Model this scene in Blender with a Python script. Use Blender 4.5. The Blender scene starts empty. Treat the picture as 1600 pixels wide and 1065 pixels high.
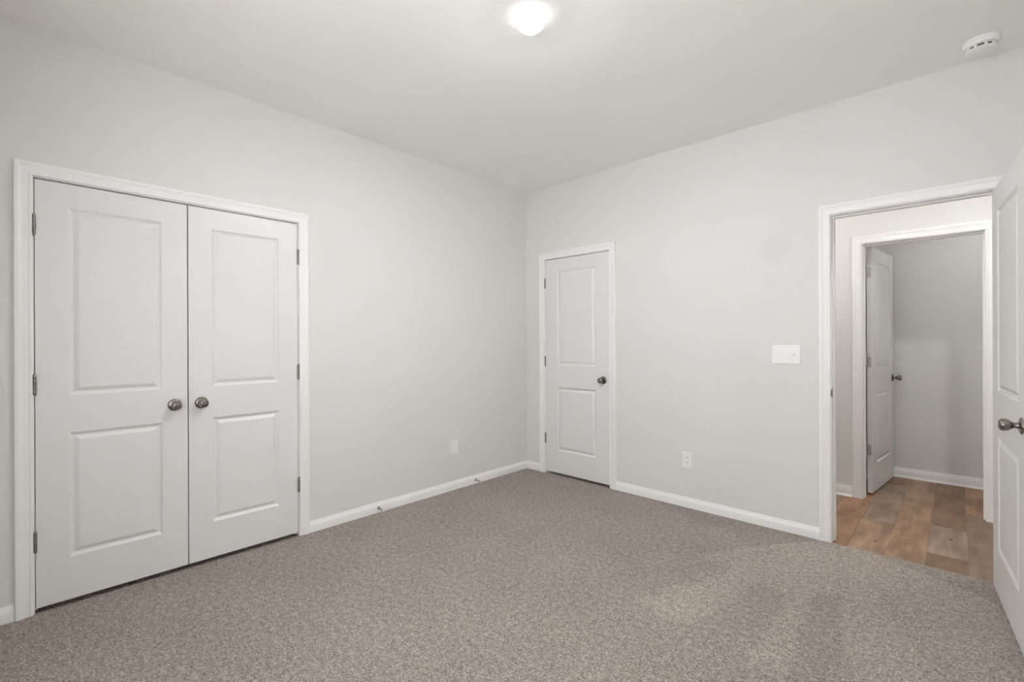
import bpy, bmesh, math, random
from mathutils import Vector, Matrix

random.seed(7)
S = bpy.context.scene
COL = S.collection

# ------------------------------------------------------------------ camera
YAW, PITCH, ROLL, FPX = 43.569, 0.004, -0.2243, 732.15
cam_d = bpy.data.cameras.new('camera')
cam = bpy.data.objects.new('camera', cam_d)
COL.objects.link(cam)
cam_d.sensor_fit = 'HORIZONTAL'
cam_d.sensor_width = 36.0
cam_d.lens = FPX / 1600.0 * 36.0
cam_d.clip_start = 0.02
y_, p_, r_ = (math.radians(a) for a in (YAW, PITCH, ROLL))
f_ = Vector((-math.sin(y_) * math.cos(p_), math.cos(y_) * math.cos(p_), -math.sin(p_)))
rt_ = Vector((math.cos(y_), math.sin(y_), 0))
up_ = rt_.cross(f_)
rt2 = rt_ * math.cos(r_) + up_ * math.sin(r_)
up2 = -rt_ * math.sin(r_) + up_ * math.cos(r_)
M = Matrix((rt2, up2, -f_)).transposed().to_4x4()
M.translation = Vector((3.126, -3.4967, 1.2666))
cam.matrix_world = M
S.camera = cam

# ------------------------------------------------------------------ world / exposure
w = bpy.data.worlds.new('daylight')
S.world = w
w.use_nodes = True
bg = w.node_tree.nodes['Background']
# pale sky above the horizon, brighter fill added below to lift the ceiling
SKY, LOWER_FILL = 4.6, 7.6
wt = w.node_tree
tcw = wt.nodes.new('ShaderNodeTexCoord')
spw = wt.nodes.new('ShaderNodeSeparateXYZ')
mrw = wt.nodes.new('ShaderNodeMapRange')
mrw.inputs['From Min'].default_value = -0.06
mrw.inputs['From Max'].default_value = 0.06
mrw.inputs['To Min'].default_value = LOWER_FILL
mrw.inputs['To Max'].default_value = SKY
wt.links.new(tcw.outputs['Generated'], spw.inputs[0])
wt.links.new(spw.outputs['Z'], mrw.inputs['Value'])
wt.links.new(mrw.outputs['Result'], bg.inputs[1])
bg.inputs[0].default_value = (0.97, 0.985, 1.0, 1)
S.view_settings.view_transform = 'Standard'
S.view_settings.look = 'None'
S.view_settings.gamma = 1.0
S.view_settings.use_curve_mapping = False
S.view_settings.exposure = 0.15
LAMP = 2050.0          # radiance of the bedroom ceiling light
HALL_FILL = 980.0     # radiance of the unseen fill lights added in the hall
S.cycles.max_bounces = 16
S.cycles.diffuse_bounces = 12
S.cycles.use_denoising = True

# ------------------------------------------------------------------ dimensions
H = 2.743
WT = 0.115                     # wall thickness
XR, YR = 3.42, -3.72           # right wall, rear wall
HY = 1.164                     # hall's far wall
IY = 2.139                     # back of the closet across the hall
JT = 0.018


# ------------------------------------------------------------------ materials
def new_mat(name):
    m = bpy.data.materials.new(name)
    m.use_nodes = True
    nt = m.node_tree
    return m, nt, nt.nodes['Principled BSDF']


def nd(nt, typ, **kw):
    n = nt.nodes.new(typ)
    for k, v in kw.items():
        setattr(n, k, v)
    return n


def noise(nt, scale, detail=3, rough=0.5, mscale=None, vec=None):
    n = nd(nt, 'ShaderNodeTexNoise')
    n.inputs['Scale'].default_value = scale
    n.inputs['Detail'].default_value = detail
    n.inputs['Roughness'].default_value = rough
    if vec is None:
        tc = nd(nt, 'ShaderNodeTexCoord')
        vec = tc.outputs['Object']
    if mscale:
        mp = nd(nt, 'ShaderNodeMapping')
        mp.inputs['Scale'].default_value = mscale
        nt.links.new(vec, mp.inputs['Vector'])
        vec = mp.outputs['Vector']
    nt.links.new(vec, n.inputs['Vector'])
    return n


def bump(nt, bsdf, height, strength, dist):
    b = nd(nt, 'ShaderNodeBump')
    b.inputs['Strength'].default_value = strength
    b.inputs['Distance'].default_value = dist
    nt.links.new(height, b.inputs['Height'])
    nt.links.new(b.outputs['Normal'], bsdf.inputs['Normal'])
    return b


def math_(nt, op, a, b=None, c=None):
    n = nd(nt, 'ShaderNodeMath', operation=op)
    for i, v in enumerate((a, b, c)):
        if v is None:
            continue
        if isinstance(v, (int, float)):
            n.inputs[i].default_value = v
        else:
            nt.links.new(v, n.inputs[i])
    return n.outputs[0]


def ramp(nt, fac, stops):
    r = nd(nt, 'ShaderNodeValToRGB')
    el = r.color_ramp.elements
    while len(el) < len(stops):
        el.new(0.5)
    for e, (p, c) in zip(el, stops):
        e.position = p
        e.color = (*c, 1) if len(c) == 3 else c
    nt.links.new(fac, r.inputs['Fac'])
    return r.outputs['Color']


def paint(name, col, rough, bscale=220, bstr=0.06, var=0.012, patch=None):
    m, nt, b = new_mat(name)
    n = noise(nt, 1.3, 2)
    lo = tuple(c * (1 - var) for c in col)
    hi = tuple(min(1, c * (1 + var)) for c in col)
    colr = ramp(nt, n.outputs['Fac'], [(0.3, lo), (0.7, hi)])
    if patch:                                    # a faint, slightly darker round spot
        geo = nd(nt, 'ShaderNodeNewGeometry')
        d = nd(nt, 'ShaderNodeVectorMath', operation='DISTANCE')
        nt.links.new(geo.outputs['Position'], d.inputs[0])
        d.inputs[1].default_value = patch[0]
        mr = nd(nt, 'ShaderNodeMapRange', interpolation_type='SMOOTHSTEP')
        mr.inputs['From Min'].default_value = patch[1] * 0.55
        mr.inputs['From Max'].default_value = patch[1] * 1.1
        mr.inputs['To Min'].default_value = 0.965
        mr.inputs['To Max'].default_value = 1.0
        nt.links.new(d.outputs['Value'], mr.inputs['Value'])
        mx = nd(nt, 'ShaderNodeMix', data_type='RGBA', blend_type='MULTIPLY')
        mx.inputs['Factor'].default_value = 1
        nt.links.new(colr, mx.inputs['A'])
        nt.links.new(mr.outputs['Result'], mx.inputs['B'])
        colr = mx.outputs['Result']
    nt.links.new(colr, b.inputs['Base Color'])
    b.inputs['Roughness'].default_value = rough
    n2 = noise(nt, bscale, 2)
    bump(nt, b, n2.outputs['Fac'], bstr, 0.002)
    return m


WALLP = paint('wall_paint', (0.733, 0.731, 0.718), 0.75, 180, 0.10, patch=((2.235, 0.0, 1.875), 0.11))
CEILP = paint('ceiling_paint', (0.885, 0.876, 0.858), 0.9, 120, 0.15)
TRIMP = paint('trim_paint', (0.870, 0.870, 0.866), 0.38, 60, 0.02, 0.004)


def door_paint():
    m, nt, b = new_mat('door_paint')
    b.inputs['Base Color'].default_value = (0.765, 0.765, 0.762, 1)
    b.inputs['Roughness'].default_value = 0.36
    n = noise(nt, 1.0, 4, 0.6, (260, 260, 9))
    bump(nt, b, n.outputs['Fac'], 0.10, 0.001)
    return m


DOORP = door_paint()


def plastic(name, col, rough):
    m, nt, b = new_mat(name)
    n = noise(nt, 30, 2)
    nt.links.new(ramp(nt, n.outputs['Fac'], [(0.3, tuple(c * 0.985 for c in col)), (0.7, col)]), b.inputs['Base Color'])
    b.inputs['Roughness'].default_value = rough
    return m


PLATE = plastic('white_plastic', (0.87, 0.87, 0.86), 0.35)
DARKP = plastic('dark_slot', (0.06, 0.06, 0.06), 0.6)
RUBBER = plastic('white_rubber', (0.72, 0.71, 0.68), 0.6)


def metal(name, col, rough):
    m, nt, b = new_mat(name)
    b.inputs['Metallic'].default_value = 1.0
    n = noise(nt, 40, 3, 0.6, (1, 1, 14))
    nt.links.new(ramp(nt, n.outputs['Fac'], [(0.3, tuple(c * 0.9 for c in col)), (0.7, col)]), b.inputs['Base Color'])
    rr = nd(nt, 'ShaderNodeMapRange')
    rr.inputs['To Min'].default_value = rough * 0.85
    rr.inputs['To Max'].default_value = rough * 1.2
    nt.links.new(n.outputs['Fac'], rr.inputs['Value'])
    nt.links.new(rr.outputs['Result'], b.inputs['Roughness'])
    return m


NICKEL = metal('satin_nickel', (0.27, 0.25, 0.22), 0.22)
HINGEM = metal('hinge_nickel', (0.30, 0.285, 0.265), 0.35)
STEEL = metal('plated_steel', (0.62, 0.61, 0.59), 0.35)


def emitter(name, col, strength):
    m = bpy.data.materials.new(name)
    m.use_nodes = True
    nt = m.node_tree
    nt.nodes.clear()
    e = nd(nt, 'ShaderNodeEmission')
    e.inputs[0].default_value = (*col, 1)
    e.inputs[1].default_value = strength
    o = nd(nt, 'ShaderNodeOutputMaterial')
    nt.links.new(e.outputs[0], o.inputs[0])
    return m


def lamp_emitter(name, col, strength, glow):
    """a domed LED lamp: the board faces down, so the dome's underside carries the light and its sides only glow"""
    m = emitter(name, col, strength)
    nt = m.node_tree
    e = next(n for n in nt.nodes if n.type == 'EMISSION')
    geo = nd(nt, 'ShaderNodeNewGeometry')
    sep = nd(nt, 'ShaderNodeSeparateXYZ')
    nt.links.new(geo.outputs['True Normal'], sep.inputs[0])
    mr = nd(nt, 'ShaderNodeMapRange', interpolation_type='SMOOTHSTEP')
    mr.inputs['From Min'].default_value = 0.88
    mr.inputs['From Max'].default_value = 0.96
    mr.inputs['To Min'].default_value = glow
    mr.inputs['To Max'].default_value = strength
    nt.links.new(math_(nt, 'MULTIPLY', sep.outputs['Z'], -1.0), mr.inputs['Value'])
    nt.links.new(mr.outputs['Result'], e.inputs[1])
    return m


LAMP_M = lamp_emitter('lamp_diffuser', (0.985, 0.992, 1.0), LAMP, 4.0)
HALL_FILL_M = lamp_emitter('hall_fill_diffuser', (1.0, 0.98, 0.955), HALL_FILL, 4.0)


def carpet_mat():
    m, nt, b = new_mat('carpet')
    geo = nd(nt, 'ShaderNodeNewGeometry')
    P = geo.outputs['Position']
    fine = noise(nt, 120, 3, 0.8, vec=P)             # single tufts
    mid = noise(nt, 38, 2, 0.6, vec=P)                # clumps of pile
    big = noise(nt, 2.6, 2, 0.5, vec=P)               # broad lay of the pile
    v = nd(nt, 'ShaderNodeTexVoronoi')
    v.inputs['Scale'].default_value = 150
    nt.links.new(P, v.inputs['Vector'])
    f1 = math_(nt, 'MULTIPLY', fine.outputs['Fac'], 0.78)
    f2 = math_(nt, 'MULTIPLY_ADD', mid.outputs['Fac'], 0.22, f1)
    base = ramp(nt, f2, [(0.33, (0.060, 0.047, 0.038)), (0.435, (0.225, 0.188, 0.162)),
                         (0.54, (0.395, 0.342, 0.302)), (0.66, (0.690, 0.625, 0.570))])
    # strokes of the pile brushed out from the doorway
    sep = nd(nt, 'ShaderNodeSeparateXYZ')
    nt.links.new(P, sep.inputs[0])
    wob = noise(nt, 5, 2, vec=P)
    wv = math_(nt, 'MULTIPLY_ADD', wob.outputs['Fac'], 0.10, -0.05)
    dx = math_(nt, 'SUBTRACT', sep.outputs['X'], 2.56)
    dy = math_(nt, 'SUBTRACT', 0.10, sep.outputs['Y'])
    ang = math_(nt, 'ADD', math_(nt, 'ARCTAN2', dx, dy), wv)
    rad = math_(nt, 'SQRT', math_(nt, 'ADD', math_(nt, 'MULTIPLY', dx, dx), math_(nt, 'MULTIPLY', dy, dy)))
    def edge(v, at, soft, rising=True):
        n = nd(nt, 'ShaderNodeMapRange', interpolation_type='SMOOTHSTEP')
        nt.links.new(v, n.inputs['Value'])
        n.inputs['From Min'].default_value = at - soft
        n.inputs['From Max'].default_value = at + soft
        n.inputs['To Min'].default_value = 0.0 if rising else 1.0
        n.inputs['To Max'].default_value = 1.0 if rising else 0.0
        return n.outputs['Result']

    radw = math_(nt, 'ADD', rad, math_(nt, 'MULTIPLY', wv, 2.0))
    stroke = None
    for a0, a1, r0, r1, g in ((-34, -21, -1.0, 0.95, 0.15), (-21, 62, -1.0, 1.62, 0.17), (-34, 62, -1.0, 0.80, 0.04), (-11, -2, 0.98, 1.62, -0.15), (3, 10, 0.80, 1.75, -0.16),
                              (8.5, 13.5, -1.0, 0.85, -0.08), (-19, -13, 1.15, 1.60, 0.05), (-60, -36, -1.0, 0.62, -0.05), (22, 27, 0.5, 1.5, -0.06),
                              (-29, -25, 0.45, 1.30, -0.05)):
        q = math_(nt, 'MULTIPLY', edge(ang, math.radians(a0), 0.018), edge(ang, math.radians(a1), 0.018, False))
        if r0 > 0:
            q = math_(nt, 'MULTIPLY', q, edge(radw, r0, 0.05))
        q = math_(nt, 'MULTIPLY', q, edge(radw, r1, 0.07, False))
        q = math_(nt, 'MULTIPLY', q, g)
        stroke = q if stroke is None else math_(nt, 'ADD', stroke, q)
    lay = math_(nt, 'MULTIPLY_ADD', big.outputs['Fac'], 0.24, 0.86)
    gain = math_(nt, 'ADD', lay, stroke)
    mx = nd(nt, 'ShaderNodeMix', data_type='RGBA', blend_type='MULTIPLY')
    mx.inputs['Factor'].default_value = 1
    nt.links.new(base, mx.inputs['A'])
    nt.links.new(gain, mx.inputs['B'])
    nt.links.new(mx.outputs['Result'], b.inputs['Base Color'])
    b.inputs['Roughness'].default_value = 1.0
    b.inputs['Specular IOR Level'].default_value = 0.05
    b.inputs['Sheen Weight'].default_value = 0.15
    hgt = math_(nt, 'SUBTRACT', f2, math_(nt, 'MULTIPLY', v.outputs['Distance'], 0.25))
    bump(nt, b, hgt, 0.8, 0.012)
    return m


CARPET = carpet_mat()


def wood_mat():
    m, nt, b = new_mat('oak_planks')
    at = nd(nt, 'ShaderNodeAttribute', attribute_name='plank_tone')
    sd = nd(nt, 'ShaderNodeAttribute', attribute_name='plank_seed')
    geo = nd(nt, 'ShaderNodeNewGeometry')
    off = nd(nt, 'ShaderNodeCombineXYZ')
    nt.links.new(sd.outputs['Fac'], off.inputs[0])
    nt.links.new(sd.outputs['Fac'], off.inputs[1])
    add = nd(nt, 'ShaderNodeVectorMath', operation='ADD')
    nt.links.new(geo.outputs['Position'], add.inputs[0])
    nt.links.new(off.outputs[0], add.inputs[1])
    V = add.outputs[0]
    grain = noise(nt, 1.0, 6, 0.62, (34, 2.6, 1), V)
    cloud = noise(nt, 1.0, 3, 0.5, (9, 3.5, 1), V)
    knot = noise(nt, 1.0, 2, 0.5, (26, 13, 1), V)
    g1 = ramp(nt, grain.outputs['Fac'], [(0.30, (0.80, 0.77, 0.74)), (0.62, (1.06, 1.06, 1.06))])
    g2 = ramp(nt, cloud.outputs['Fac'], [(0.32, (0.66, 0.64, 0.63)), (0.62, (1.16, 1.15, 1.15))])
    g3 = ramp(nt, knot.outputs['Fac'], [(0.25, (0.28, 0.25, 0.23)), (0.33, (1, 1, 1))])
    cur = at.outputs['Color']
    for g in (g1, g2, g3):
        mx = nd(nt, 'ShaderNodeMix', data_type='RGBA', blend_type='MULTIPLY')
        mx.inputs['Factor'].default_value = 1
        nt.links.new(cur, mx.inputs['A'])
        nt.links.new(g, mx.inputs['B'])
        cur = mx.outputs['Result']
    nt.links.new(cur, b.inputs['Base Color'])
    b.inputs['Roughness'].default_value = 0.45
    bump(nt, b, grain.outputs['Fac'], 0.12, 0.002)
    return m


WOOD = wood_mat()


# ------------------------------------------------------------------ mesh helpers
def box(bm, x0, x1, y0, y1, z0, z1):
    vs = [bm.verts.new((x, y, z)) for x in (x0, x1) for y in (y0, y1) for z in (z0, z1)]
    for q in ((0, 1, 3, 2), (4, 6, 7, 5), (0, 4, 5, 1), (2, 3, 7, 6), (0, 2, 6, 4), (1, 5, 7, 3)):
        bm.faces.new([vs[i] for i in q])
    return vs


def lathe(bm, prof, seg=32, axis='z', at=(0, 0, 0), flip=1):
    """prof: list of (radius, distance along the axis)."""
    rings = []
    A = Vector(at)

    def pt(r, h, a):
        c, s = r * math.cos(a), r * math.sin(a)
        h *= flip
        return A + Vector({'z': (c, s, h), 'y': (c, h, s), 'x': (h, c, s)}[axis])
    for r, h in prof:
        if r < 1e-6:
            rings.append([bm.verts.new(pt(0, h, 0))])
        else:
            rings.append([bm.verts.new(pt(r, h, 2 * math.pi * i / seg)) for i in range(seg)])
    for a, b in zip(rings, rings[1:]):
        for i in range(seg):
            j = (i + 1) % seg
            if len(a) == 1 and len(b) == 1:
                continue
            if len(a) == 1:
                bm.faces.new((a[0], b[i], b[j]))
            elif len(b) == 1:
                bm.faces.new((a[i], a[j], b[0]))
            else:
                bm.faces.new((a[i], a[j], b[j], b[i]))
    for ring, last in ((rings[0], 0), (rings[-1], 1)):
        if len(ring) > 1:
            bm.faces.new(ring)


def rounded_plate(bm, w_, h_, r, t0, t1, chamfer, fn, seg=5):
    """a rounded rectangle of thickness t1-t0 with a chamfered front; fn maps (u, v, t) to a point"""
    def outline(inset, t):
        pts = []
        a, b = w_ / 2 - inset, h_ / 2 - inset
        rr = max(r - inset, 0.0004)
        for cx, cy, a0 in ((a - rr, b - rr, 0), (-a + rr, b - rr, 90), (-a + rr, -b + rr, 180), (a - rr, -b + rr, 270)):
            for i in range(seg + 1):
                an = math.radians(a0 + 90 * i / seg)
                pts.append(bm.verts.new(fn(cx + rr * math.cos(an), cy + rr * math.sin(an), t)))
        return pts
    loops = [outline(0, t0), outline(0, t1 - chamfer), outline(chamfer * 1.2, t1)]
    n = len(loops[0])
    for a, b in zip(loops, loops[1:]):
        for i in range(n):
            bm.faces.new((a[i], a[(i + 1) % n], b[(i + 1) % n], b[i]))
    bm.faces.new(loops[0])
    bm.faces.new(loops[-1])


def obj(name, bm, mat, parent=None, smooth=None, loc=None, rotz=0.0):
    bmesh.ops.recalc_face_normals(bm, faces=bm.faces[:])
    me = bpy.data.meshes.new(name)
    bm.to_mesh(me)
    bm.free()
    for m in (mat if isinstance(mat, (list, tuple)) else [mat]):
        me.materials.append(m)
    o = bpy.data.objects.new(name, me)
    COL.objects.link(o)
    if parent is not None:
        o.parent = parent
    if loc is not None:
        o.location = loc
    o.rotation_euler = (0, 0, rotz)
    if smooth is not None:
        me.polygons.foreach_set('use_smooth', [True] * len(me.polygons))
        me.set_sharp_from_angle(angle=math.radians(smooth))
    return o


def tag(o, label, cat, group=None, kind=None):
    o['label'] = label
    o['category'] = cat
    if group:
        o['group'] = group
    if kind:
        o['kind'] = kind
    return o


def empty(name, loc, rotz=0.0):
    o = bpy.data.objects.new(name, None)
    o.empty_display_size = 0.05
    o.location = loc
    o.rotation_euler = (0, 0, rotz)
    COL.objects.link(o)
    return o


def copy_tree(o, parent=None):
    c = o.copy()
    COL.objects.link(c)
    if parent is not None:
        c.parent = parent
    for ch in list(o.children):
        copy_tree(ch, c)
    return c


def structure(o, label, cat):
    return tag(o, label, cat, kind='structure')


# ------------------------------------------------------------------ room shell
CL0, CL1 = -3.4500, -2.2395        # closet opening between the jamb faces (y on the left wall)
D20, D21 = 0.2455, 0.9545          # corner door opening (x on the back wall)
D30, D31 = 2.5540, 3.2990          # doorway to the hall
D40, D41 = 2.5760, 3.2650          # doorway across the hall
ZT = 2.0425                        # underside of the head jambs
ZTH = 2.026                        # the same across the hall

bm = bmesh.new()
box(bm, -WT, 0, YR - WT, CL0 - JT, 0, H)
box(bm, -WT, 0, CL1 + JT, WT, 0, H)
box(bm, -WT, 0, CL0 - JT, CL1 + JT, ZT + JT, H)
structure(obj('wall_left', bm, WALLP), 'warm light grey wall on the left holding the double closet doors', 'wall')

bm = bmesh.new()
for a, b in ((0, D20 - JT), (D21 + JT, D30 - JT), (D31 + JT, 4.7)):
    box(bm, a, b, 0, WT, 0, H)
for a, b in ((D20, D21), (D30, D31)):
    box(bm, a - JT, b + JT, 0, WT, ZT + JT, H)
structure(obj('wall_back', bm, WALLP), 'light grey wall with the narrow corner door, light switches and open doorway', 'wall')

bm = bmesh.new()
box(bm, XR, XR + WT, YR - WT, 0, 0, H)
structure(obj('wall_right', bm, WALLP), 'plain light grey wall behind the opened bedroom door', 'wall')

WX0, WX1, WZ0, WZ1 = 1.45, 3.10, 0.75, 2.20
bm = bmesh.new()
box(bm, 0, WX0, YR - WT, YR, 0, H)
box(bm, WX1, XR, YR - WT, YR, 0, H)
box(bm, WX0, WX1, YR - WT, YR, 0, WZ0)
box(bm, WX0, WX1, YR - WT, YR, WZ1, H)
structure(obj('wall_rear', bm, WALLP), 'light grey wall behind the camera with the added window', 'wall')

bm = bmesh.new()
box(bm, -0.9, 4.7, YR - WT, IY + WT, H, H + 0.1)
structure(obj('ceiling', bm, CEILP), 'flat off-white ceiling carrying the bright round light', 'ceiling')

bm = bmesh.new()                    # hall's far wall with its doorway
box(bm, 1.2, D40 - JT, HY, HY + WT, -0.008, H)
box(bm, D41 + JT, 4.7, HY, HY + WT, -0.008, H)
box(bm, D40 - JT, D41 + JT, HY, HY + WT, ZTH + JT, H)
structure(obj('wall_hall', bm, WALLP), 'cream-lit hall wall seen through the open doorway', 'wall')

bm = bmesh.new()
box(bm, 1.2, 4.7, IY, IY + WT, -0.008, H)
structure(obj('wall_far', bm, WALLP), 'shaded grey wall at the back of the small room across the hall', 'wall')

bm = bmesh.new()
box(bm, 1.1, 1.2, WT, IY + WT, -0.008, H)
structure(obj('wall_hall_left', bm, WALLP), 'end wall of the hall on the left, out of view', 'wall')
bm = bmesh.new()
box(bm, 4.6, 4.7, WT, HY, -0.008, H)
structure(obj('wall_hall_right', bm, WALLP), 'end wall of the hall on the right, out of view', 'wall')
bm = bmesh.new()
box(bm, 2.42, 2.52, HY + WT, IY, -0.008, H)
box(bm, 3.75, 3.85, HY + WT, IY, -0.008, H)
structure(obj('wall_far_sides', bm, WALLP), 'side walls of the small room across the hall', 'wall')

bm = bmesh.new()                    # dark cavities behind the closed doors
box(bm, -0.85, -0.80, CL0 - 0.25, CL1 + 0.25, 0, H)
box(bm, -0.80, -WT, CL0 - 0.25, CL0 - 0.20, 0, H)
box(bm, -0.80, -WT, CL1 + 0.20, CL1 + 0.25, 0, H)
box(bm, D20 - 0.10, D20 - 0.05, WT, 0.80, 0, H)
box(bm, D21 + 0.05, D21 + 0.10, WT, 0.80, 0, H)
box(bm, D20 - 0.10, D21 + 0.10, 0.80, 0.85, 0, H)
structure(obj('wall_closets', bm, WALLP), 'closet walls hidden behind the closed doors', 'wall')

bm = bmesh.new()
box(bm, -0.004, XR, YR, 0.0, -0.05, 0)
box(bm, D20 - JT, D21 + JT, 0.0, 0.004, -0.05, 0)
box(bm, -0.80, -0.004, CL0 - 0.20, CL1 + 0.20, -0.05, -0.014)      # floor set lower here to darken the gap under the doors
box(bm, D20 - 0.05, D21 + 0.05, 0.004, 0.80, -0.05, -0.014)
structure(obj('floor', bm, CARPET), 'speckled taupe cut-pile carpet covering the bedroom floor', 'carpet')

# hall planks: one mesh, each plank its own tone
TAN, PALE, GREY, BROWN, ORNG, DUSK = ((0.330, 0.212, 0.136), (0.365, 0.245, 0.165), (0.300, 0.222, 0.168),
                                      (0.220, 0.133, 0.080), (0.340, 0.200, 0.116), (0.232, 0.160, 0.114))
PW = 0.18
rows = {0: [(0.0, 1.9, ORNG), (1.9, 3.2, TAN)], 1: [(0.0, 0.65, PALE), (0.65, 1.80, GREY), (1.80, 3.0, BROWN)],
        2: [(0.0, 1.22, TAN), (1.22, 2.4, TAN)], 3: [(0.0, 0.25, BROWN), (0.25, 0.83, GREY), (0.83, 2.4, BROWN)],
        4: [(0.0, 1.26, DUSK), (1.26, 2.4, ORNG)]}
bm = bmesh.new()
lt = bm.faces.layers.int.new('pid')
tones = []
for i in range(-7, 13):
    xa = 2.447 + PW * i
    xb = xa + PW
    if i in rows:
        spans = rows[i]
    else:
        o0 = random.uniform(0.2, 1.2)
        spans = [(0.0, o0, random.choice((TAN, PALE, GREY, DUSK))), (o0, o0 + 1.22, random.choice((TAN, BROWN, GREY))),
                 (o0 + 1.22, 3.0, random.choice((TAN, PALE, ORNG)))]
    for ya, yb, tcol in spans:
        xa_, xb_ = max(xa, 1.2), min(xb, 4.6)
        yb_ = min(yb, IY)
        if xb_ <= xa_ or yb_ <= ya:
            continue
        g = 0.0005
        zt = -0.008
        top = [bm.verts.new(p) for p in ((xa_ + g, ya + g, zt), (xb_ - g, ya + g, zt), (xb_ - g, yb_ - g, zt), (xa_ + g, yb_ - g, zt))]
        low = [bm.verts.new(p) for p in ((xa_, ya, zt - 0.0015), (xb_, ya, zt - 0.0015), (xb_, yb_, zt - 0.0015), (xa_, yb_, zt - 0.0015))]
        fs = [bm.faces.new(top)] + [bm.faces.new((low[q], low[(q + 1) % 4], top[(q + 1) % 4], top[q])) for q in range(4)]
        for f in fs:
            f[lt] = len(tones)
        tones.append((tcol, random.uniform(0, 40)))
pid0 = len(tones)
for f in box(bm, 1.2, 4.6, 0.0, IY, -0.05, -0.0096):
    pass
tones.append((BROWN, 3.0))
bm.faces.ensure_lookup_table()
pids = []
fl = obj('floor_hall', bm, WOOD)
fl.location = (0, 0, 0)
me = fl.data
pa = me.attributes['pid']
pids = [d.value for d in pa.data]
ca = me.attributes.new('plank_tone', 'FLOAT_COLOR', 'FACE')
sa = me.attributes.new('plank_seed', 'FLOAT', 'FACE')
ca = me.attributes['plank_tone']
nf = len(me.polygons)
for k in range(nf):
    t = tones[pids[k]] if k < nf - 6 else tones[-1]
    ca.data[k].color = (*t[0], 1)
    sa.data[k].value = t[1]
structure(fl, 'brown oak plank floor in the hall beyond the carpet edge', 'wood floor')


# ------------------------------------------------------------------ baseboards
BBP = [(0.0, 0.0), (0.014, 0.0), (0.014, 0.046), (0.0125, 0.052), (0.0085, 0.058), (0.0060, 0.066), (0.0045, 0.0735), (0.0, 0.0745)]
SHOE = [(0.0, 0.0), (0.026, 0.0), (0.0255, 0.005), (0.023, 0.011), (0.019, 0.015), (0.014, 0.017), (0.014, 0.056), (0.0125, 0.064),
        (0.0085, 0.071), (0.0060, 0.080), (0.0045, 0.088), (0.0, 0.089)]


def run(bm, fn, a, b, prof):
    """extrude a (thickness, height) profile from a to b; fn maps (u, t, z) to a point"""
    r0 = [bm.verts.new(fn(a, t, z)) for t, z in prof]
    r1 = [bm.verts.new(fn(b, t, z)) for t, z in prof]
    n = len(prof)
    for i in range(n):
        bm.faces.new((r0[i], r0[(i + 1) % n], r1[(i + 1) % n], r1[i]))
    bm.faces.new(r0)
    bm.faces.new(r1)


CW = 0.0605                         # casing width
RV = 0.0045                         # reveal between jamb face and casing
lw = lambda u, t, z: (t, u, z)
bw = lambda u, t, z: (u, -t, z)
bm = bmesh.new()
run(bm, lw, YR, CL0 - RV - CW, BBP)
run(bm, lw, CL1 + RV + CW, 0, BBP)
structure(obj('baseboard_left', bm, TRIMP, smooth=25), 'white baseboard along the left wall either side of the closet', 'baseboard')
bm = bmesh.new()
run(bm, bw, 0.0, D20 - RV - CW, BBP)
run(bm, bw, D21 + RV + CW, D30 - RV - CW, BBP)
structure(obj('baseboard_back', bm, TRIMP, smooth=25), 'white baseboard along the back wall between corner door and doorway', 'baseboard')
bm = bmesh.new()
run(bm, lambda u, t, z: (XR - t, u, z), YR, 0, BBP)
structure(obj('baseboard_right', bm, TRIMP, smooth=25), 'white baseboard of the right wall behind the open door', 'baseboard')
bm = bmesh.new()
run(bm, lambda u, t, z: (u, YR + t, z), 0, XR, BBP)
structure(obj('baseboard_rear', bm, TRIMP, smooth=25), 'white baseboard under the added window behind the camera', 'baseboard')
hz = -0.008
bm = bmesh.new()
run(bm, lambda u, t, z: (u, HY - t, z + hz), 1.2, D40 - RV - 0.066, SHOE)
run(bm, lambda u, t, z: (u, HY - t, z + hz), D41 + RV + 0.066, 4.6, SHOE)
structure(obj('baseboard_hall', bm, TRIMP, smooth=25), 'white baseboard with shoe moulding on the hall wall', 'baseboard')
bm = bmesh.new()
run(bm, lambda u, t, z: (u, IY - t, z + hz), 2.52, 3.75, SHOE)
structure(obj('baseboard_far', bm, TRIMP, smooth=25), 'white baseboard with shoe moulding at the back of the room across the hall', 'baseboard')


# ------------------------------------------------------------------ door frames
def casing(bm, u0, u1, zt, fn, width=CW, z0=0.0):
    k = width / 0.0605
    prof = [(0.0, 0.0), (0.0, 0.0095), (0.0022, 0.0115), (0.0105, 0.0118), (0.0125, 0.0100), (0.0150, 0.0104), (0.0300, 0.0128), (0.0400, 0.0160),
            (0.0460, 0.0188), (0.0550, 0.0192), (0.0590, 0.0176), (0.0605, 0.0130), (0.0605, 0.0)]
    rws = []
    for w_, t in prof:
        w_ *= k
        rws.append([bm.verts.new(fn(*p)) for p in ((u0 - w_, t, z0), (u0 - w_, t, zt + w_), (u1 + w_, t, zt + w_), (u1 + w_, t, z0))])
    n = len(prof)
    for i in range(n):
        a, b = rws[i], rws[(i + 1) % n]
        for j in range(3):
            bm.faces.new((a[j], a[j + 1], b[j + 1], b[j]))
    bm.faces.new([r[0] for r in rws])
    bm.faces.new([r[3] for r in rws])


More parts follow.
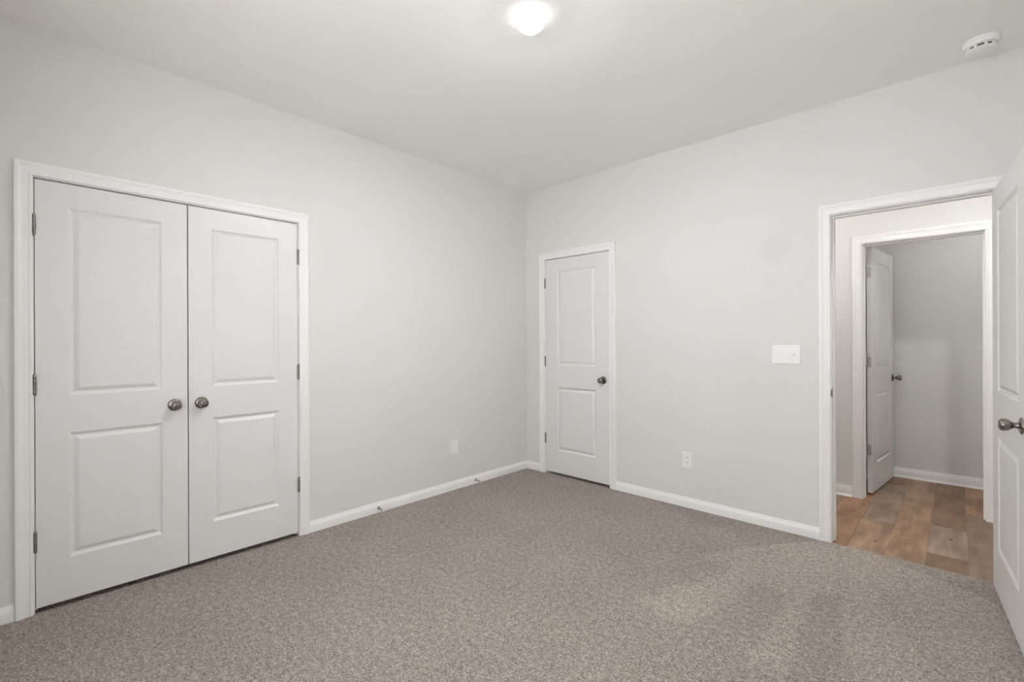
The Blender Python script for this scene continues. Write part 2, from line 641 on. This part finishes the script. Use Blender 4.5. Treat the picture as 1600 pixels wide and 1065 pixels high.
def jamb(bm, u0, u1, zt, fn, stop_at, z0=0.0):
    """fn(u, depth into the wall, z)"""
    def b(ua, ub, da, db, za, zb):
        ps = [fn(u, d, z) for u in (ua, ub) for d in (da, db) for z in (za, zb)]
        xs, ys, zs = zip(*ps)
        box(bm, min(xs), max(xs), min(ys), max(ys), min(zs), max(zs))
    b(u0 - JT, u0, 0, WT, z0, zt + JT)
    b(u1, u1 + JT, 0, WT, z0, zt + JT)
    b(u0, u1, 0, WT, zt, zt + JT)
    s0, s1 = stop_at
    b(u0, u0 + 0.010, s0, s1, z0, zt - 0.010)
    b(u1 - 0.010, u1, s0, s1, z0, zt - 0.010)
    b(u0, u1, s0, s1, zt - 0.010, zt)


def frame(name, u0, u1, zt, fn_front, fn_depth, stop_at, label, width=CW, z0=0.0, fn_rear=None):
    bm = bmesh.new()
    casing(bm, u0 - RV, u1 + RV, zt + RV, fn_front, width, z0)
    o = structure(obj(name, bm, TRIMP, smooth=22), label, 'door frame')
    bm = bmesh.new()
    jamb(bm, u0, u1, zt, fn_depth, stop_at, z0)
    obj('jamb', bm, TRIMP, o)
    if fn_rear:
        bm = bmesh.new()
        casing(bm, u0 - RV, u1 + RV, zt + RV, fn_rear, width, z0)
        obj('rear_casing', bm, TRIMP, o, smooth=22)
    return o


frame('trim_1', CL0, CL1, ZT, lw, lambda u, d, z: (-d, u, z), (0.042, 0.075), 'white casing around the double closet doors')
frame('trim_2', D20, D21, ZT, bw, lambda u, d, z: (u, d, z), (0.046, 0.078), 'white casing around the narrow door beside the corner')
t3 = frame('trim_3', D30, D31, ZT, bw, lambda u, d, z: (u, d, z), (0.046, 0.078), 'white casing around the open doorway to the hall',
           fn_rear=lambda u, t, z: (u, WT + t, z))
bm = bmesh.new()                    # strike plate with its lip on the latch jamb
box(bm, D30 - 0.0003, D30 + 0.0012, 0.004, 0.034, 0.902, 0.962)
lip = []
for a in range(0, 91, 15):
    an = math.radians(a)
    for z in (0.912, 0.952):
        lip.append(bm.verts.new((D30 + 0.0012 - 0.008 * (1 - math.cos(an)), 0.004 - 0.008 * math.sin(an), z)))
for i in range(0, len(lip) - 2, 2):
    bm.faces.new((lip[i], lip[i + 1], lip[i + 3], lip[i + 2]))
obj('strike_plate', bm, HINGEM, t3)
frame('trim_4', D40, D41, ZTH, lambda u, t, z: (u, HY - t, z), lambda u, d, z: (u, HY + d, z), (0.036, 0.068),
      'white casing around the doorway across the hall', 0.066, hz)


# ------------------------------------------------------------------ doors
def door_leaf(W, HH, zs, stile, T=0.035, stile2=None):
    """a moulded two-panel leaf; local x from 0 to W, faces at y=0 and y=T"""
    bm = bmesh.new()
    z1, z2, z3, z4 = zs
    stile2 = stile if stile2 is None else stile2
    xs = [0, stile, W - stile2, W]
    zz = [0, z1, z2, z3, z4, HH]
    prof = [(0.003, 0.0010), (0.007, 0.0050), (0.012, 0.0085), (0.018, 0.0104), (0.0205, 0.0106), (0.022, 0.0094), (0.036, 0.0026), (0.040, 0.0014)]
    sides = []
    for y, sg in ((0.0, 1), (T, -1)):
        g = [[bm.verts.new((x, y, z)) for z in zz] for x in xs]
        for i in range(3):
            for j in range(5):
                c = [g[i][j], g[i + 1][j], g[i + 1][j + 1], g[i][j + 1]]
                if i == 1 and j in (1, 3):
                    prev = c
                    for ins, dep in prof:
                        xa, xb, za, zb = xs[1] + ins, xs[2] - ins, zz[j] + ins, zz[j + 1] - ins
                        cur = [bm.verts.new((x, y + sg * dep, z)) for x, z in ((xa, za), (xb, za), (xb, zb), (xa, zb))]
                        for q in range(4):
                            bm.faces.new((prev[q], prev[(q + 1) % 4], cur[(q + 1) % 4], cur[q]))
                        prev = cur
                    bm.faces.new(prev)
                else:
                    bm.faces.new(c)
        sides.append(g)
    a, b = sides
    loop = [(i, 0) for i in range(4)] + [(3, j) for j in range(1, 6)] + [(i, 5) for i in (2, 1, 0)] + [(0, j) for j in (4, 3, 2, 1)]
    for (i, j), (k, l) in zip(loop, loop[1:] + loop[:1]):
        bm.faces.new((a[i][j], a[k][l], b[k][l], b[i][j]))
    return bm


ROSE = [(0.0, 0.0), (0.0330, 0.0), (0.0332, 0.003), (0.0318, 0.0060), (0.0270, 0.0085), (0.0200, 0.0105), (0.0150, 0.0115), (0.0, 0.0115)]
BULB = [(0.0, 0.010), (0.0135, 0.010), (0.0125, 0.014), (0.0112, 0.019), (0.0112, 0.0245), (0.0135, 0.0285), (0.0185, 0.0335), (0.0222, 0.0400),
        (0.0242, 0.0475), (0.0246, 0.0535), (0.0232, 0.0600), (0.0200, 0.0645), (0.0160, 0.0668), (0.0080, 0.0680), (0.0, 0.0682)]


def knob(parent, x, z, T=None):
    """knob on the y=0 face (and on the y=T face when T is given)"""
    for y0, fl_ in ((0.0, -1),) + (((T, 1),) if T else ()):
        bm = bmesh.new()
        lathe(bm, BULB, 36, 'y', (x, y0, z), fl_)
        k = obj('knob', bm, NICKEL, parent, smooth=50)
        k['label'] = 'satin nickel door knob'
        bm = bmesh.new()
        lathe(bm, ROSE, 36, 'y', (x, y0, z), fl_)
        obj('rose', bm, NICKEL, k, smooth=50)


def hinge(parent, x, y, z, leaf_side):
    """barrel of a butt hinge; leaf_side is +1 / -1: the side of the door leaf"""
    bm = bmesh.new()
    r, L = 0.0068, 0.0890
    for k in range(5):
        za = z - L / 2 + L * k / 5
        lathe(bm, [(0, za), (r * 0.9, za), (r, za + 0.0008), (r, za + L / 5 - 0.0012), (r * 0.9, za + L / 5 - 0.0004), (0, za + L / 5 - 0.0004)], 16, 'z', (x, y, 0))
    for s, zb in ((1, z + L / 2), (-1, z - L / 2)):
        lathe(bm, [(0, 0), (r * 0.95, 0), (r * 0.95, 0.002), (r * 0.6, 0.005), (0, 0.006)], 16, 'z', (x, y, zb), s)
    box(bm, x + min(0, leaf_side * 0.0035), x + max(0, leaf_side * 0.0035), y, y + 0.0078, z - L / 2, z + L / 2)
    h = obj('hinge', bm, HINGEM, parent, smooth=40)
    return h


ZS = (0.226, 0.832, 1.010, 1.922)
HZ = (1.8195, 1.0705, 0.3360)


def closed_door(name, W, loc, rotz, z0, z1, stile, hinge_left, knob_x, label, zs=ZS):
    o = obj(name, door_leaf(W, z1 - z0, [z - z0 for z in zs], stile), DOORP, loc=(loc[0], loc[1], z0), rotz=rotz)
    structure(o, label, 'door')
    for hzv in HZ:
        hx = -0.0020 if hinge_left else W + 0.0020
        hinge(o, hx, -0.0105, hzv - z0, 1 if hinge_left else -1)
    knob(o, knob_x, 0.922 - z0)
    return o


LW = (CL1 - CL0 - 0.0035 * 2 - 0.006) / 2
closed_door('door_1', LW, (-0.003, CL0 + 0.0035), math.pi / 2, 0.022, 2.0345, 0.1135, True, LW - 0.060,
            'left leaf of the white two-panel closet doors, hinged by the left edge')
closed_door('door_2', LW, (-0.003, CL1 - 0.0035 - LW), math.pi / 2, 0.022, 2.0345, 0.1135, False, 0.060,
            'right leaf of the white two-panel closet doors, nearer the corner')
W2 = D21 - D20 - 0.006
d3 = closed_door('door_3', W2, (D20 + 0.003, 0.003), 0.0, 0.022, 2.0370, 0.1360, True, W2 - 0.060,
                 'narrow closed white two-panel door beside the room corner', (0.230, 0.833, 1.035, 1.932))
bm = bmesh.new()
box(bm, W2 - 0.0005, W2 + 0.0022, -0.0012, 0.006, 0.922 - 0.022 - 0.028, 0.922 - 0.022 + 0.028)
obj('latch_plate', bm, HINGEM, d3)


def edge_hinge(parent, z, T, side_y):
    """hinge leaf let into the hinge edge of an open door, with its barrel"""
    bm = bmesh.new()
    s = 1 if side_y > T / 2 else -1
    yc = side_y - s * 0.015
    rounded_plate(bm, 0.030, 0.089, 0.010 if s > 0 else 0.010, -0.0002, 0.0022, 0.0004, lambda u, v, t: (-t, yc + u, z + v))
    lathe(bm, [(0, -0.0445), (0.0066, -0.0445), (0.0066, 0.0445), (0, 0.0445)], 16, 'z', (-0.0045, side_y + s * 0.0055, z))
    h = obj('hinge', bm, STEEL, parent, smooth=40)
    for q in (-0.028, 0.0, 0.028):
        b2 = bmesh.new()
        lathe(b2, [(0, 0.0020), (0.0036, 0.0020), (0.0036, 0.0027), (0.0015, 0.0032), (0, 0.0032)], 12, 'x', (0, yc - s * (0.004 if q else -0.005), z + q), -1)
        obj('screw', b2, HINGEM, h)


A5 = math.radians(-90 + 4.57)
W5, T5 = 0.762, 0.035
d5 = obj('door_4', door_leaf(W5, 2.006, [z - 0.012 for z in (0.228, 0.790, 1.008, 1.900)], 0.1400), DOORP, loc=(3.2553, -0.061, 0.012), rotz=A5)
structure(d5, 'white two-panel bedroom door standing open at the right edge', 'door')
knob(d5, W5 - 0.062, 0.922 - 0.012, T5)
for z in HZ:
    edge_hinge(d5, z - 0.012, T5, T5)
bm = bmesh.new()
box(bm, W5 - 0.0004, W5 + 0.0012, 0.005, 0.030, 0.882, 0.938)
obj('latch_plate', bm, HINGEM, d5)

A6 = math.radians(90 - 6.2)
W6 = 0.725
d6 = obj('door_5', door_leaf(W6, 2.022, [z + 0.003 for z in (0.222, 0.812, 1.006, 1.912)], 0.150, stile2=0.118), DOORP, loc=(2.6165, 1.326, 0.006), rotz=A6)
structure(d6, 'white two-panel door standing open in the small room across the hall', 'door')
knob(d6, W6 - 0.040, 0.912, T5)
for z in (1.812, 1.075, 0.352):
    edge_hinge(d6, z, T5, T5)

# ------------------------------------------------------------------ unseen window added behind the camera for fill light
bm = bmesh.new()
fw = 0.05
ya, yb = YR - 0.085, YR - 0.030
box(bm, WX0, WX0 + fw, ya, yb, WZ0, WZ1)
box(bm, WX1 - fw, WX1, ya, yb, WZ0, WZ1)
box(bm, WX0 + fw, WX1 - fw, ya, yb, WZ0, WZ0 + fw)
box(bm, WX0 + fw, WX1 - fw, ya, yb, WZ1 - fw, WZ1)
xm, zm = (WX0 + WX1) / 2, (WZ0 + WZ1) / 2
box(bm, xm - 0.03, xm + 0.03, ya, yb, WZ0 + fw, WZ1 - fw)
box(bm, WX0 + fw, xm - 0.03, ya, yb, zm - 0.02, zm + 0.02)
box(bm, xm + 0.03, WX1 - fw, ya, yb, zm - 0.02, zm + 0.02)
win = structure(obj('fill_window', bm, TRIMP), 'unseen white double window added behind the camera for fill light', 'window')
bm = bmesh.new()
box(bm, WX0 - 0.03, WX1 + 0.03, YR, YR + 0.025, WZ0 - 0.025, WZ0 - 0.002)
obj('window_sill', bm, TRIMP, win)
gm = bpy.data.materials.new('window_glass')
gm.use_nodes = True
nt = gm.node_tree
nt.nodes.clear()
tr = nd(nt, 'ShaderNodeBsdfTransparent')
gl = nd(nt, 'ShaderNodeBsdfGlossy')
gl.inputs['Roughness'].default_value = 0.0
mxs = nd(nt, 'ShaderNodeMixShader')
mxs.inputs[0].default_value = 0.06
out = nd(nt, 'ShaderNodeOutputMaterial')
nt.links.new(tr.outputs[0], mxs.inputs[1])
nt.links.new(gl.outputs[0], mxs.inputs[2])
nt.links.new(mxs.outputs[0], out.inputs[0])
for xa, xb in ((WX0 + fw, xm - 0.03), (xm + 0.03, WX1 - fw)):
    bm = bmesh.new()
    box(bm, xa, xb, YR - 0.060, YR - 0.056, WZ0 + fw, WZ1 - fw)
    obj('pane', bm, gm, win)


# ------------------------------------------------------------------ ceiling light
def ceiling_light(loc, mat, label, group=None):
    o = empty('ceiling_light', loc)
    tag(o, label, 'ceiling light', group)
    bm = bmesh.new()
    lathe(bm, [(0.0, 0.0), (0.0670, 0.0), (0.0675, -0.004), (0.0650, -0.0060), (0.0, -0.0060)], 56)
    obj('trim_ring', bm, PLATE, o, smooth=40)
    bm = bmesh.new()
    dome = [(0.0620, -0.0062), (0.0690, -0.0075)]
    for k in range(25):
        t = math.pi / 2 * k / 24
        dome.append((0.0705 * math.cos(t) if k < 24 else 0.0, -0.0110 - 0.0540 * math.sin(t)))
    lathe(bm, dome, 64)
    obj('diffuser', bm, mat, o, smooth=60)
    return o


ceiling_light((1.718, -1.886, H), LAMP_M, 'bright round flush ceiling light glowing white on the bedroom ceiling')
ceiling_light((3.45, 0.32, H), HALL_FILL_M, 'unseen ceiling light added to brighten the hall, right of the doorway')  # this and the next: out-of-view fixtures added as hall fill
ceiling_light((2.05, 0.30, H), HALL_FILL_M, 'unseen ceiling light added to brighten the hall, left of the doorway')

ceiling_light((3.58, 1.50, H), lamp_emitter('small_room_fill', (1.0, 0.985, 0.96), 400.0, 3.0), 'unseen ceiling light added to brighten the small room across the hall')  # added out of view to lift the dim room behind the far doorway

# ------------------------------------------------------------------ smoke detector
sd = empty('smoke_detector', (3.214, -0.208, H))
tag(sd, 'round white smoke detector on the ceiling near the right wall', 'smoke detector')
bm = bmesh.new()
lathe(bm, [(0.0, 0.0), (0.0700, 0.0), (0.0706, -0.0061), (0.0690, -0.0104), (0.0672, -0.0116), (0.0668, -0.0244), (0.0650, -0.0293), (0.0610, -0.0315), (0.0, -0.0315)], 56)
obj('base', bm, PLATE, sd, smooth=35)
bm = bmesh.new()
lathe(bm, [(0.0, -0.0312), (0.0470, -0.0312), (0.0470, -0.0451), (0.0, -0.0451)], 48)
obj('sensing_chamber', bm, DARKP, sd, smooth=35)
bm = bmesh.new()
lathe(bm, [(0.0, -0.0433), (0.0560, -0.0433), (0.0590, -0.0454), (0.0585, -0.0488), (0.0520, -0.0531), (0.0380, -0.0564), (0.0200, -0.0580), (0.0, -0.0583)], 56)
for k in range(9):
    an = 2 * math.pi * k / 9 + 0.12
    c, s_ = math.cos(an), math.sin(an)
    tx, ty = -s_ * 0.0045, c * 0.0045
    vs = []
    for r in (0.045, 0.0575):
        for q in (-1, 1):
            for z in (-0.0311, -0.0439):
                vs.append(bm.verts.new((c * r + q * tx, s_ * r + q * ty, z)))
    for q in ((0, 1, 3, 2), (4, 6, 7, 5), (0, 4, 5, 1), (2, 3, 7, 6), (0, 2, 6, 4), (1, 5, 7, 3)):
        bm.faces.new([vs[i] for i in q])
obj('cover', bm, PLATE, sd, smooth=35)


# ------------------------------------------------------------------ wall plates
def plate(name, loc, rotz, w_, h_, label, cat):
    """local frame: x along the wall, -y out into the room"""
    bm = bmesh.new()
    rounded_plate(bm, w_, h_, 0.004, 0.0, 0.0058, 0.0022, lambda u, v, t: (u, -t, v))
    o = obj(name, bm, PLATE, loc=loc, rotz=rotz, smooth=30)
    return tag(o, label, cat)


def screw(parent, x, z):
    bm = bmesh.new()
    lathe(bm, [(0, 0.0055), (0.0032, 0.0055), (0.0030, 0.0064), (0.0, 0.0068)], 14, 'y', (x, 0, z), -1)
    obj('screw', bm, PLATE, parent)


sw = plate('light_switch', (2.3035, 0.0, 1.171), 0, 0.166, 0.124, 'white wall plate with three toggle switches left of the open doorway', 'light switch')
for k in (-1, 0, 1):
    x = k * 0.046
    bm = bmesh.new()
    box(bm, x - 0.0055, x + 0.0055, -0.0068, -0.0050, -0.0125, 0.0125)
    b2 = obj('switch_slot', bm, PLATE, sw)
    bm = bmesh.new()
    up = 1 if k == 1 else -1
    vs = []
    for y, zc, hh, ww in ((-0.0060, 0.0, 0.0085, 0.0045), (-0.0175, up * 0.0080, 0.0040, 0.0036)):
        vs.append([bm.verts.new((x + a * ww, y, zc + b * hh)) for a, b in ((-1, -1), (1, -1), (1, 1), (-1, 1))])
    for q in range(4):
        bm.faces.new((vs[0][q], vs[0][(q + 1) % 4], vs[1][(q + 1) % 4], vs[1][q]))
    bm.faces.new(vs[0])
    bm.faces.new(vs[1])
    obj('toggle', bm, PLATE, sw)
    screw(sw, x, 0.030)
    screw(sw, x, -0.030)

ot = plate('wall_outlet', (1.636, 0.0, 0.357), 0, 0.074, 0.119, 'white duplex power outlet low on the wall between corner door and doorway', 'outlet')
for zc in (0.0195, -0.0195):
    bm = bmesh.new()
    rounded_plate(bm, 0.033, 0.028, 0.010, 0.0050, 0.0072, 0.0006, lambda u, v, t: (u, -t, zc + v))
    rc = obj('receptacle', bm, PLATE, ot, smooth=30)
    bm = bmesh.new()
    box(bm, -0.0075, -0.0052, -0.0077, -0.0070, zc - 0.001, zc + 0.0080)
    box(bm, 0.0052, 0.0075, -0.0077, -0.0070, zc - 0.000, zc + 0.0072)
    lathe(bm, [(0, 0.0070), (0.0026, 0.0070), (0.0026, 0.0077), (0, 0.0077)], 12, 'y', (0, 0, zc - 0.0072), -1)
    obj('slots', bm, DARKP, rc)
screw(ot, 0, 0)

wp = plate('wall_plate', (0.0, -0.935, 0.360), math.pi / 2, 0.078, 0.119, 'small white wall plate with rectangular insert, low on the left wall', 'wall plate')
bm = bmesh.new()
rounded_plate(bm, 0.033, 0.067, 0.002, 0.0050, 0.0075, 0.0008, lambda u, v, t: (u, -t, v))
obj('insert', bm, PLATE, wp, smooth=30)
screw(wp, 0, 0.048)
screw(wp, 0, -0.048)

# ------------------------------------------------------------------ door stops on the baseboard
ds = empty('door_stop', (0.014, -1.665, 0.0335))
tag(ds, 'small metal door stop on the left baseboard, nearer the closet doors', 'door stop', 'door stops on the left baseboard')
bm = bmesh.new()
lathe(bm, [(0, 0), (0.0115, 0), (0.0115, 0.002), (0.0085, 0.006), (0.005, 0.010), (0, 0.010)], 20, 'x')
obj('mount', bm, HINGEM, ds, smooth=40)
bm = bmesh.new()
N, turns, R_, wr = 260, 20, 0.0044, 0.0011
prev = None
for i in range(N + 1):
    t = i / N
    a = t * turns * 2 * math.pi
    c = Vector((0.008 + t * 0.052, R_ * math.cos(a), R_ * math.sin(a) - 0.004 * t * t))
    rad = Vector((0, math.cos(a), math.sin(a)))
    ring = [bm.verts.new(c + rad * wr * math.cos(q) + Vector((1, 0, 0)) * wr * math.sin(q)) for q in (0, 1.57, 3.14, 4.71)]
    if prev:
        for q in range(4):
            bm.faces.new((prev[q], prev[(q + 1) % 4], ring[(q + 1) % 4], ring[q]))
    prev = ring
obj('spring', bm, HINGEM, ds, smooth=60)
bm = bmesh.new()
lathe(bm, [(0, 0.058), (0.0060, 0.058), (0.0068, 0.060), (0.0068, 0.071), (0.0055, 0.074), (0, 0.0745)], 20, 'x', (0, 0, -0.004))
obj('rubber_tip', bm, RUBBER, ds, smooth=40)
d2_ = copy_tree(ds)
d2_.location = (0.014, -0.700, 0.0335)
d2_['label'] = 'small metal door stop on the left baseboard, nearer the room corner'
